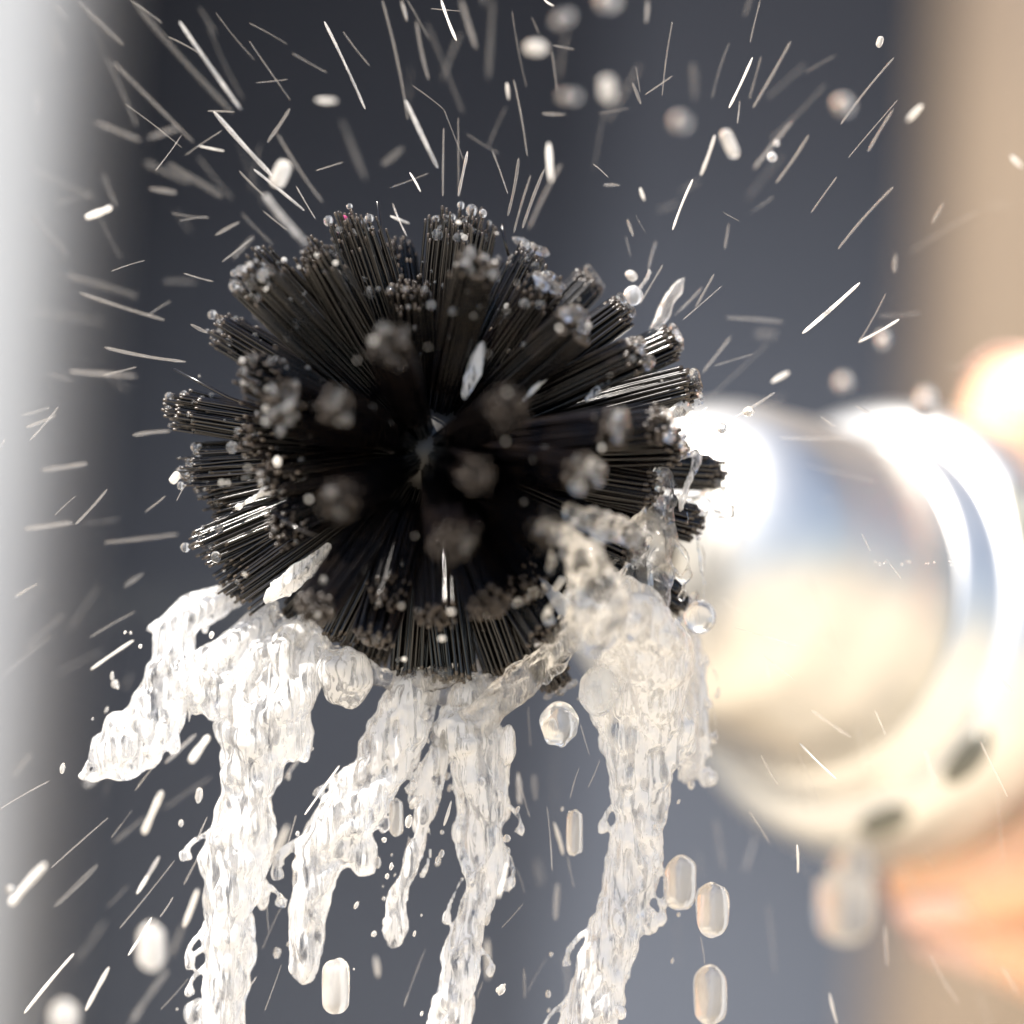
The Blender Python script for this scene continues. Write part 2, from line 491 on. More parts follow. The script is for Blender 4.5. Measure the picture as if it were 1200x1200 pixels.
# ---------------------------------------------------------------- hand
def HP(s, deg, r):      # a point round the handle's axis: 0 = the side away to the right, 90 = on top
    upv = (Vector((0, 0, 1)) - H * H.z).normalized()
    rv = H.cross(upv).normalized()
    if rv.x < 0: rv = -rv
    a_ = R(deg)
    return C + H * s + (rv * math.cos(a_) + upv * math.sin(a_)) * r
hm = MB()
def limb(pts, rad, seg=16):
    # resample smoothly
    P2, R2 = [], []
    n_ = len(pts)
    for i in range(n_ - 1):
        p0, p1, p2, p3 = pts[max(i - 1, 0)], pts[i], pts[i + 1], pts[min(i + 2, n_ - 1)]
        for j in range(5):
            t = j / 5
            P2.append(.5 * ((2 * p1) + (p2 - p0) * t + (2 * p0 - 5 * p1 + 4 * p2 - p3) * t * t + (3 * p1 - p0 - 3 * p2 + p3) * t ** 3))
            R2.append(rad[i] + (rad[i + 1] - rad[i]) * t)
    P2.append(pts[-1]); R2.append(rad[-1])
    hm.tube(P2, R2, seg)
    hm.ball(P2[-1], R2[-1] * .98, 16, 10)
    hm.ball(P2[0], R2[0] * .98, 16, 10)
fing_end = []
for kf, (s0, L_, rr, e_) in enumerate(((.136, 0, .0078, -84), (.157, 0, .0082, -104), (.175, 0, .0080, -112), (.191, 0, .0072, -104))):
    s1 = s0 - (.006 if kf == 0 else 0)
    g = .0288 if kf == 0 else .0300
    pts = [HP(s0 + .012, 42, g + .022), HP(s0 + .004, 12, g + .020), HP(s0, -12, g + .0150), HP(s1, -.55 * abs(e_), g + .0120), HP(s1 - .001, e_ + 24, g + .0110), HP(s1 - .003, e_, g + .0095)]
    limb(pts, [rr * 1.25, rr * 1.28, rr * 1.16, rr * 1.02, rr * 1.04, rr * .80])
    fing_end.append((s1 - .003, e_, g + .0095, rr))
# palm
for s0 in (.147, .162, .177, .192):
    limb([HP(s0, 40, .054), HP(s0 + .012, 62, .060), HP(s0 + .030, 80, .064)], [.0125, .0145, .0150])
limb([HP(.152, 55, .052), HP(.200, 62, .056)], [.013, .012])
# thumb and web, over the top of the grip
limb([HP(.205, 80, .062), HP(.186, 82, .058), HP(.170, 82, .0500), HP(.152, 78, .0440), HP(.138, 83, .0412)], [.0175, .0165, .0150, .0142, .0130])
# wrist and forearm
W0 = HP(.195, 72, .062)
limb([W0, HP(.235, 68, .066), HP(.262, 62, .074), HP(.32, 52, .100), HP(.45, 44, .16)], [.021, .0235, .0225, .027, .038], 24)
o = hm.build("person", M_skin, None, HP(.18, 60, .06))
remesh(o, .0013, .0, smooth=9)
tag(o, "bare hand and forearm gripping the steel handle from behind", "person")
hand = o
# nails
def nail(s, deg, r, rr, t_dir):
    mb = MB()
    c = HP(s, deg, r)
    rad_dir = (c - (C + H * s)).normalized()
    t = t_dir.normalized(); wv = rad_dir.cross(t).normalized()
    for i in range(7):
        u_ = -1 + 2 * i / 6
        for j in range(5):
            q = -1 + 2 * j / 4
            mb.v.append(c + wv * (u_ * rr * .72 * (1 - .12 * q * q)) + t * (q * rr * .85) + rad_dir * (rr * (.93 - .38 * u_ * u_) ))
    for i in range(6):
        for j in range(4):
            mb.f.append((i * 5 + j, i * 5 + j + 1, (i + 1) * 5 + j + 1, (i + 1) * 5 + j))
    ob = mb.build("nail", M_nail, None, hand.location.copy()); ob.parent = hand; ob.location = (0, 0, 0)
    sm = ob.modifiers.new("thick", 'SOLIDIFY'); sm.thickness = .0006
for (s_, dg, r_, rr) in fing_end:
    nail(s_, dg + 6, r_, rr, HP(s_, dg, r_) - HP(s_, dg + 10, r_))
nail(.139, 83, .0413, .0128, HP(.138, 83, .0412) - HP(.152, 78, .0440))

# ---------------------------------------------------------------- falling water
def stream(name, path, label, cat="water stream", material=None, strands=6, voxel=.00032, disp=.0007, extra=(), seed=0, group="streams pouring off the brush", ropes=.42):
    """path: px, py, depth m, half width px"""
    rnd = random.Random(seed + 11)
    # resample
    pts = []
    n_ = len(path)
    for i in range(n_ - 1):
        a_ = [path[max(i - 1, 0)], path[i], path[i + 1], path[min(i + 2, n_ - 1)]]
        dist = math.hypot(path[i + 1][0] - path[i][0], path[i + 1][1] - path[i][1])
        m_ = max(3, int(dist / 7))
        for j in range(m_):
            t = j / m_
            q = [.5 * ((2 * a_[1][k_]) + (a_[2][k_] - a_[0][k_]) * t + (2 * a_[0][k_] - 5 * a_[1][k_] + 4 * a_[2][k_] - a_[3][k_]) * t * t + (3 * a_[1][k_] - a_[0][k_] - 3 * a_[2][k_] + a_[3][k_]) * t ** 3) for k_ in range(4)]
            pts.append(q)
    pts.append(list(path[-1]))
    mb = MB()
    N = len(pts)
    cp = [P(p[0], p[1], p[2]) for p in pts]
    hw = [max(1.2, p[3]) * PX(p[2]) for p in pts]
    rk = []
    for i in range(N):
        ends = min(1, (i + .4) / 2.5, (N - 1 - i + .4) / 2.5)
        rk.append(hw[i] * .50 * math.sqrt(ends))
    mb.tube(cp, rk, 14, flat=.8)
    for s_ in range(int(strands * 2.2)):
        rp_ = ropes * (1 if s_ < strands * .7 else rnd.uniform(.22, .6))
        ph = rnd.uniform(0, 6.28); tw = rnd.uniform(-.16, .16); sp = []; sr = []
        st = 0 if rnd.random() < .6 else rnd.randint(0, N // 2); en = N if rnd.random() < .6 else rnd.randint(max(st + 4, N // 2), N)
        for i in range(st, min(en, N)):
            T = (cp[min(i + 1, N - 1)] - cp[max(i - 1, 0)]).normalized()
            sx_ = T.cross(Vector((0, 1, 0)))
            sx_ = sx_.normalized() if sx_.length > .05 else Vector((1, 0, 0))
            sy_ = T.cross(sx_)
            a_ = ph + tw * i + 1.3 * noise.noise(Vector((i * .12, s_ * 7.1, seed * 3.3)))
            ro = hw[i] * (.60 + .55 * max(0, .42 - rp_))
            sp.append(cp[i] + sx_ * math.cos(a_) * ro + sy_ * math.sin(a_) * ro * .8)
            e_ = min(1, (i - st + .4) / 3, (min(en, N) - 1 - i + .4) / 3)
            sr.append(hw[i] * rp_ * (1 + .55 * noise.noise(Vector((i * .3, s_ * 3.7, seed + .5)))) * math.sqrt(e_))
        if len(sp) > 3: mb.tube(sp, sr, 10)
    for i in range(int(N * .45)):
        j = rnd.randrange(N)
        an = rnd.uniform(0, 6.28)
        c = cp[j] + Vector((math.cos(an), rnd.uniform(-1, 1) * .7, math.sin(an) * .6)) * hw[j] * rnd.uniform(.5, .95)
        mb.ball(c, hw[j] * rnd.uniform(.10, .26), 8, 6, sz=rnd.uniform(1.2, 3.4))
    if hw[N // 2] > .0015:
        for s_ in range(5):          # ligaments breaking away along the edges
            i0 = rnd.randint(1, max(2, N - 9)); q = rnd.choice((-1, 1)); sp = []; m_ = rnd.randint(5, 9)
            for i in range(i0, min(N, i0 + m_)):
                t = (i - i0) / m_
                sp.append(cp[i] + Vector((q * hw[i] * (.75 + .75 * math.sin(t * 2.4)), rnd.uniform(-.0003, .0003), 0)))
            if len(sp) > 3: mb.tube(sp, [hw[i0] * .13 * (1.6 if k_ in (len(sp) - 1, len(sp) - 2) else .8) for k_ in range(len(sp))], 7)
    for (x_, y_, d_, r_, sz_) in extra:
        mb.ball(P(x_, y_, d_), r_ * PX(d_), 18, 12, sz=sz_, lump=.35)
    o = mb.build(name, material or M_stream, None, cp[0])
    remesh(o, voxel, disp, .0036, 3, disp * .5, .0015)
    tag(o, label, cat, group)
    return o

stream("water_stream", [(285, 690, .006, 20), (250, 706, .005, 22), (212, 735, .004, 24), (200, 790, .002, 30), (178, 845, 0, 33), (150, 880, 0, 33), (118, 905, 0, 12), (104, 914, 0, 6)],
       "white arc of water thrown outward beneath the lowest left-hand tufts", seed=1, extra=((140, 868, 0, 26, 1.1), (125, 880, 0, 20, 1.2)))
stream("water_stream", [(325, 705, .004, 14), (290, 745, .003, 24), (255, 785, .001, 32), (232, 815, 0, 28), (228, 838, 0, 14)],
       "short lumpy tongue of water between the outer arc and thickest stream", seed=2, extra=((235, 800, 0, 26, 1), (260, 820, 0, 24, 1)))
stream("water_stream", [(372, 735, .003, 30), (340, 775, .001, 48), (312, 825, 0, 52), (298, 880, 0, 44), (292, 930, 0, 34), (282, 985, 0, 42), (274, 1040, 0, 40), (270, 1100, 0, 34), (264, 1160, 0, 28), (258, 1240, 0, 30)],
       "thickest white stream falling straight down past the picture's lower edge", strands=10, seed=3, extra=((285, 860, 0, 30, 1.3), (345, 860, 0, 22, 1.6), (235, 1190, .002, 18, 1)))
stream("water_stream", [(500, 782, .003, 26), (484, 822, 0, 36), (452, 890, 0, 34), (418, 940, 0, 36), (385, 985, 0, 36), (366, 1030, 0, 28), (360, 1080, 0, 24), (357, 1135, 0, 20), (350, 1152, 0, 10)],
       "ragged slanting stream kinked halfway, ending above a fat falling drop", strands=8, seed=4, extra=((354, 1015, 0, 14, 1), (425, 1000, 0, 18, 1.5)))
stream("water_stream", [(530, 850, .001, 16), (515, 890, 0, 18), (500, 950, 0, 15), (484, 1005, 0, 13), (466, 1055, 0, 15), (462, 1090, 0, 18), (464, 1112, 0, 8)],
       "slim stream with a swollen tip between ragged and braided streams", strands=4, seed=5)
stream("water_stream", [(556, 790, .003, 24), (560, 825, .001, 36), (566, 870, 0, 40), (566, 930, 0, 34), (560, 985, 0, 32), (562, 1035, 0, 24), (550, 1075, 0, 18), (540, 1115, 0, 26), (532, 1160, 0, 26), (520, 1240, 0, 28)],
       "braided stream pinched near its foot, under the brush's middle", strands=8, seed=6, extra=((535, 850, 0, 26, 1), (545, 870, -.002, 22, 1.4)))
stream("water_stream", [(722, 700, -.012, 40), (752, 745, -.006, 56), (752, 795, -.002, 58), (752, 850, 0, 52), (748, 905, 0, 40), (752, 960, 0, 30), (742, 1020, 0, 31), (728, 1075, 0, 32), (715, 1120, 0, 34), (700, 1170, 0, 33), (680, 1240, 0, 40)],
       "broad pale stream pouring down beside the steel handle", strands=10, seed=7, extra=((790, 860, 0, 24, 1.5), (765, 905, 0, 26, 1.5), (760, 1080, 0, 10, 1.6)))
stream("water_stream", [(812, 740, .01, 12), (812, 790, .008, 20), (815, 840, .006, 16), (808, 890, .006, 18), (795, 915, .006, 14)],
       "thin curtain of water hanging in front of the handle's collar", strands=4, seed=8, extra=((830, 912, .006, 12, 1), (800, 880, .005, 14, 1.2)))
# water still clinging to the brush
stream("water_fringe", [(322, 722, .001, 10), (352, 748, 0, 15), (388, 768, 0, 13), (425, 786, 0, 17), (462, 800, 0, 12), (505, 812, 0, 15), (548, 812, 0, 12), (585, 802, .001, 14), (620, 800, .002, 8)],
       "ragged fringe of water hanging along the ends of the lowest tufts", "water fringe", M_cling, 6, seed=40, group="water clinging to the brush", disp=.002)
G2 = "water clinging to the brush"
stream("water_rope", [(690, 712, -.016, 16), (655, 752, -.010, 22), (618, 785, -.006, 25), (580, 815, -.003, 28), (548, 850, -.001, 26), (505, 872, 0, 14)],
       "clear rope of water crossing diagonally under the lower tufts", "water rope", M_cling, 4, seed=9, group=G2)
stream("water_rope", [(778, 545, -.002, 10), (772, 585, -.006, 20), (765, 630, -.008, 30), (757, 680, -.008, 32), (745, 730, -.008, 30)],
       "clear bulging column of water running down the brush's wet flank", "water rope", M_cling, 5, seed=10, group=G2, extra=((765, 640, -.012, 22, 1.2), (770, 690, -.010, 16, 1)))
stream("water_lump", [(650, 610, -.026, 8), (675, 645, -.024, 20), (695, 680, -.022, 34), (700, 722, -.020, 40), (690, 758, -.016, 26)],
       "glassy lump of water bulging over the lower right tufts", "water lump", M_cling, 5, seed=11, group=G2, extra=((688, 655, -.026, 22, 1), (712, 715, -.024, 26, 1)))
stream("water_lump", [(662, 598, -.024, 8), (690, 612, -.022, 16), (722, 622, -.018, 18), (742, 632, -.014, 12)],
       "small wrinkled patch of water above the glassy lump", "water lump", M_cling, 5, seed=12, group=G2, disp=.002)
stream("water_thread", [(772, 548, -.003, 5), (800, 538, 0, 4), (818, 530, .002, 5), (806, 570, 0, 9), (796, 600, 0, 6)],
       "thin thread of water looping between two wet tuft ends", "water thread", M_stream, 3, seed=13, group=G2)
stream("water_thread", [(815, 625, .004, 5), (823, 650, .004, 6), (826, 690, .003, 4), (824, 702, .003, 4)],
       "thin thread of water leading down to a round hanging drop", "water thread", M_cling, 3, seed=14, group=G2)
stream("water_film", [(790, 588, .004, 6), (820, 585, .005, 12), (843, 592, .006, 20), (852, 612, .006, 12)],
       "crumpled bright film of water under the farthest sticking-out tuft", "water film", M_cling, 7, seed=15, group=G2, disp=.003)
stream("water_film", [(770, 492, -.004, 8), (795, 480, -.002, 14), (806, 468, 0, 12)],
       "crumpled bright film of water wedged between two upper wet tufts", "water film", M_stream, 4, seed=16, group=G2)
stream("water_film", [(543, 468, -.012, 4), (552, 442, -.012, 9), (560, 416, -.012, 8), (567, 400, -.012, 3)],
       "bright glint of water deep between the front tufts", "water film", M_stream, 4, seed=17, group=G2)
stream("water_film", [(388, 638, -.006, 6), (362, 662, -.006, 11), (335, 686, -.005, 14), (312, 706, -.003, 10)],
       "pale strip of water lying between two lower left tufts", "water film", M_stream, 4, seed=18, group=G2)
stream("water_film", [(362, 556, -.012, 5), (335, 568, -.010, 8), (305, 578, -.008, 7), (275, 596, -.004, 7)],
       "silvery strip of water between the two sideways-pointing left tufts", "water film", M_stream, 3, seed=19, group=G2)
stream("water_film", [(490, 622, -.004, 5), (482, 650, -.004, 8), (473, 680, -.004, 4)],
       "pale teardrop of water shining between two downward tufts", "water film", M_cling, 3, seed=20, group=G2)
stream("water_film", [(608, 475, -.012, 2), (632, 452, -.012, 5), (655, 430, -.010, 2)],
       "short sparkling sliver of water beside the bead-covered upper tufts", "water film", M_stream, 3, seed=21, group=G2)
stream("water_film", [(686, 470, -.012, 4), (715, 448, -.010, 8), (755, 420, -.006, 5)],
       "long sparkling sliver of water between two thick wet tufts", "water film", M_stream, 3, seed=22, group=G2)
stream("water_film", [(470, 790, -.002, 10), (505, 795, -.003, 16), (545, 790, -.003, 12)],
       "murky band of water wrapping the ends of the bottom tufts", "water film", M_cling, 4, seed=24, group=G2, disp=.002)
stream("water_splash", [(758, 400, .002, 5), (775, 370, .003, 9), (792, 340, .003, 8), (804, 322, .003, 3)],
       "bright spike of splash leaping off the upper wet tufts", "water splash", STREAK['p'], 4, seed=25, group=G2)
stream("water_splash", [(745, 345, .001, 2), (757, 328, .001, 4), (762, 312, .001, 2)],
       "small curled lick of water over a clear round drop", "water splash", STREAK['p'], 2, seed=26, group=G2)

# ---------------------------------------------------------------- drops
def drop(px, py, d, rx, ry, label, tilt=0.0, m_=None, lump=.12, group="drops falling and flying round the brush"):
    mb = MB(); c = P(px, py, d); kx = PX(d)
    mb.ball(c, 1.0 * kx, 20, 14, sx=rx, sy=rx, sz=ry, lump=lump, cap_=ry > rx * 1.3, q=Matrix.Rotation(R(tilt), 3, 'Y'))
    o = mb.build("water_drop", m_ or M_drop, None, c)
    sf = o.modifiers.new("round", 'SUBSURF'); sf.levels = 1; sf.render_levels = 1
    tag(o, label, "water drop", group)
M_fall = water("falling_drop", .08, .45, .03, 350, .4, tint=(.93, .90, .85))
drop(405, 792, -.002, 34, 34, "lumpy round drop swelling beneath the lower left tufts", m_=M_stream, lump=.35)
drop(655, 850, -.002, 22, 25, "heart-shaped clear drop hanging below a single downward tuft", lump=.3)
drop(702, 808, -.006, 25, 29, "clear oval drop touching the broad pale stream", lump=.25)
drop(820, 723, .003, 20, 20, "perfectly round clear drop hanging at the handle side", lump=.03)
drop(742, 346, .0, 12, 12, "clear round drop sitting on a wet upper tuft", lump=.05)
drop(797, 1035, .0, 20, 32, "upper fat capsule drop beside the broad pale stream", m_=M_fall)
drop(835, 1066, -.002, 20, 32, "fat capsule drop just below and beside the upper one", m_=M_fall)
drop(832, 1166, .001, 20, 35, "lowest fat capsule drop under the steel handle", m_=M_fall)
drop(673, 976, .001, 10, 27, "narrow upright drop between the two right-hand streams", m_=M_fall)
drop(393, 1156, -.005, 17, 33, "fat blunt drop falling under the ragged kinked stream", m_=M_fall)
drop(464, 958, .0, 9, 22, "narrow drop beside the slim stream", m_=M_fall)
drop(990, 1060, .055, 34, 46, "large blurred drop dripping from the steel ring", m_=M_fall)
drop(1000, 1018, .062, 26, 30, "blurred neck of water still joined to the steel ring", m_=M_fall)
drop(178, 1110, -.035, 17, 28, "large blurred drop low beside the thickest stream", m_=M_fall)
drop(75, 1192, -.045, 18, 20, "large blurred drop at the very bottom corner", m_=M_fall)
drop(628, 56, -.035, 14, 9, "blurred pale oval drop high above the brush", m_=M_fall)
drop(712, 104, -.045, 9, 15, "blurred upright drop with an orange glint high up", m_=M_fall)
drop(988, 123, -.045, 13, 11, "blurred round drop near the timber post's edge", 20, m_=M_bead)
drop(905, 184, -.012, 6, 6, "tiny sparkling round drop on a short streak")
drop(910, 168, -.014, 4, 4, "tiny amber drop just above the sparkling one")
drop(855, 168, -.02, 8, 18, "bright slanted capsule drop high above the handle", -25, m_=M_fall)
drop(329, 204, -.02, 10, 17, "bright blurred drop beside the long sparkling streaks", 25, m_=M_fall)
drop(740, 323, -.01, 8, 6, "pale drop leaping just above the clear sitting drop", 35, m_=M_fall)
drop(797, 143, -.05, 12, 10, "dim blurred round drop between top streaks", m_=M_bead)
drop(712, 2, -.05, 14, 10, "dim blurred drop cut by the picture's top edge", m_=M_bead)
drop(660, 22, -.05, 14, 8, "dim blurred oval drop beside the highest pale one", -30, m_=M_bead)
drop(668, 113, -.05, 13, 7, "dim blurred flat drop under the thin vertical streak", m_=M_bead)
drop(988, 448, -.05, 10, 10, "dim blurred round drop over the handle's ring", m_=M_bead)
drop(1085, 468, -.05, 12, 14, "dim blurred drop in front of the knuckle", m_=M_bead)
drop(1031, 49, -.003, 4, 7, "tiny bright hooked drop near the timber post's top", 20, m_=M_fall)
drop(1035, 398, -.04, 8, 9, "dim blurred drop under the crossed streaks", m_=M_bead)
drop(877, 482, -.002, 7, 6, "small very bright drop over the handle's shoulder", m_=M_fall)
drop(846, 502, -.001, 6, 7, "small clear drop touching the handle's shoulder")
drop(333, 305, -.010, 4, 4, "small bright bead at the base of the sparkling streaks", m_=M_fall)
drop(12, 1042, -.02, 5, 5, "tiny glinting drop on the blurred capsule streak", m_=M_fall)
drop(655, 684, -.012, 5, 10, "bright slanting drip on the black front tufts", 35, m_=STREAK['b'])
drop(631, 750, -.006, 6, 7, "bright bead low on the bottom tufts", m_=STREAK['b'])
drop(785, 752, -.004, 7, 13, "bright oval drip on the broad pale stream", m_=STREAK['b'])
drop(325, 541, -.016, 5, 6, "bright warm bead over the left tufts", m_=STREAK['b'])
drop(378, 681, -.014, 5, 8, "bright oval bead over the lower left tufts", m_=STREAK['b'])
drop(205, 560, -.001, 5, 8, "bright curled drip at the outermost left tuft", 35, m_=STREAK['b'])
drop(566, 250, -.001, 5, 5, "clear bead riding the topmost tuft's tips")
for x_ in (1026, 1031, 1036, 1039, 1057, 1063, 1066, 1085, 1088, 1095, 1113, 1116, 1120, 1128):
    drop(x_, 660 + random.uniform(-2.5, 2.5), random.uniform(-.016, -.006), random.uniform(.7, 1.6), random.uniform(.7, 1.4), "tiny bright droplet in a broken level row across the handle", m_=M_fall, group="row of tiny droplets across the handle", lump=0)

mb = MB(); c = P(403, 257, -.004); mb.ball(c, 5 * U, 10, 8, lump=.4)
tag(mb.build("pink_lint", M_lint, None, c), "speck of pink lint on an upper tuft's tips", "lint")

# ---------------------------------------------------------------- water caught on the ends of the wet tufts
ncap = 0
for (px, py, dp, er, nb) in TUFTS[:62]:
    if px < 600 or dp > 80: continue
    v = Vector(((px - 503), dp, (530 - py))) * U
    c = C + v * 1.035
    mb = MB(); q = v.to_track_quat('Z', 'Y').to_matrix()
    a_ = q @ Vector((1, 0, 0)); b_ = q @ Vector((0, 1, 0))
    for k_ in range(9):
        an = random.uniform(0, 6.28); rr = math.sqrt(random.random()) * er * U * .72
        mb.ball(c + a_ * math.cos(an) * rr + b_ * math.sin(an) * rr, er * U * random.uniform(.14, .34), 10, 7, sz=.55, q=q)
    o = mb.build("water_film", M_cling, None, c)
    remesh(o, .00034, .0009, .0012, 2)
    clk = round((math.degrees(math.atan2(px - 503, 530 - py)) % 360) / 30) % 12 or 12
    tag(o, "wrinkled water film on %s wet tuft's end pointing to %s o'clock" % ("an outer" if dp > -60 else ("a middle" if dp > -185 else "a front"), "one two three four five six seven eight nine ten eleven twelve".split()[clk - 1]), "water film", "water on the wet tufts' ends")

# brief glints: droplets flung between the tufts
rg_ = random.Random(77)
for i in range(46):
    a_ = rg_.uniform(0, 6.283); q_ = math.sqrt(rg_.uniform(.05, 1)) * 285
    x_, y_ = 503 + math.cos(a_) * q_, 525 + math.sin(a_) * q_ * .95
    dpt = -math.sqrt(max(0, 300 ** 2 - q_ ** 2)) * U * rg_.uniform(.75, 1.0) - .001
    mb = MB(); c = P(x_, y_, dpt); mb.ball(c, rg_.choice((.8, 1.1, 1.5, 2.2)) * U, 10, 7, sz=rg_.uniform(1, 1.8), q=Matrix.Rotation(a_, 3, 'Y'))
    clk = round((math.degrees(math.atan2(x_ - 503, 530 - y_)) % 360) / 30) % 12 or 12
    tag(mb.build("water_droplet", STREAK['b'], None, c), "tiny glinting droplet caught %s the tufts pointing to %s o'clock" % ("deep between" if q_ < 170 else "near the ends of", "one two three four five six seven eight nine ten eleven twelve".split()[clk - 1]), "water droplet", "glints among the tufts")

# small satellite droplets torn off the streams
rs = random.Random(5)
for (x0, y0, x2, y2, hw_, nm) in ((200, 740, 120, 910, 36, "outward arc"), (300, 800, 268, 1190, 50, "thickest stream"), (470, 860, 355, 1140, 40, "ragged slanting stream"),
                             (515, 880, 465, 1100, 20, "slim stream"), (562, 850, 530, 1190, 40, "braided stream"), (750, 800, 705, 1190, 52, "broad pale stream")):
    for i in range(15):
        t = rs.random(); sd_ = rs.choice((-1, 1))
        x_ = x0 + (x2 - x0) * t + sd_ * hw_ * rs.uniform(.75, 1.5); y_ = y0 + (y2 - y0) * t
        mb = MB(); c = P(x_, y_, rs.uniform(-.005, .004)); r_ = rs.choice((1.3, 1.8, 2.4, 3.2, 4.5)) * U
        mb.ball(c, r_, 12, 8, sz=rs.uniform(1, 2.2), lump=.2, q=Matrix.Rotation(R(rs.uniform(-5, 30)), 3, 'Y'))
        tag(mb.build("water_droplet", M_fall, None, c), "tiny satellite droplet torn off the " + nm, "water droplet", "droplets beside the " + nm)

# ---------------------------------------------------------------- beads on the tufts
icos = []
for v_ in range(3):
    mb = MB(); mb.ball(Vector((0, 0, 0)), 1.0, 12, 8, sz=(1, 1.12, .92)[v_], lump=.08)
    me = bpy.data.meshes.new("water_bead"); me.from_pydata([tuple(q) for q in mb.v], [], mb.f); me.validate()
    me.polygons.foreach_set("use_smooth", [True] * len(me.polygons)); me.materials.append(M_bead); icos.append(me)
cand = []
for (px, py, dp, nb, wet, loc) in tips:
    rows = loc[:]
    random.shuffle(rows)
    clk = round((math.degrees(math.atan2(px - 503, 530 - py)) % 360) / 30) % 12 or 12
    region = ("rim" if dp > -60 else ("middle" if dp > -185 else "front")) + " tuft pointing to " + "one two three four five six seven eight nine ten eleven twelve".split()[clk - 1] + " o'clock"
    for k_ in range(min(nb * 2, len(rows))):
        end, mid, r, dv = rows[k_]
        if k_ < nb or random.random() < .35:
            tpos = 0 if random.random() < .72 else random.uniform(.05, .8)
            p = end.lerp(mid, tpos)
            rr = .00027 + .00062 * random.random() ** 1.6
            off = Vector((random.uniform(-.4, .4), -.9, .3)) * rr * (1.0 if tpos > 0 else .3)
            cand.append((rr, p + off + dv * (rr * .4 if tpos == 0 else 0), region))
cand.sort(key=lambda c_: -c_[0] + c_[1].y * .004)
for i, (rr, p, rg) in enumerate(cand[:290]):
    o = bpy.data.objects.new("water_bead", icos[i % 3]); COL.objects.link(o)
    o.location = p; o.scale = (rr,) * 3
    if i % 6 == 0:
        o.material_slots[0].link = 'OBJECT'; o.material_slots[0].material = M_fall; o.scale = (rr * .62,) * 3
    tag(o, "tiny round water bead on a " + rg, "water bead", "beads on the " + rg)
mb = MB()
for (rr, p, rg) in cand[290:]:
    mb.ball(p, rr, 10, 7)
for (px, py, dp, nb, wet, loc) in tips:          # the finest mist on the bristles' flanks
    for k_ in range(nb):
        end, mid, r, dv = random.choice(loc)
        mb.ball(end.lerp(mid, random.uniform(0, 1.2)) + Vector((0, -.0003, .0001)), random.uniform(.00012, .00024), 8, 6)
tag(mb.build("fine_beads", M_bead), "finest water beads dusted over the black bristles", "water beads", kind="stuff")

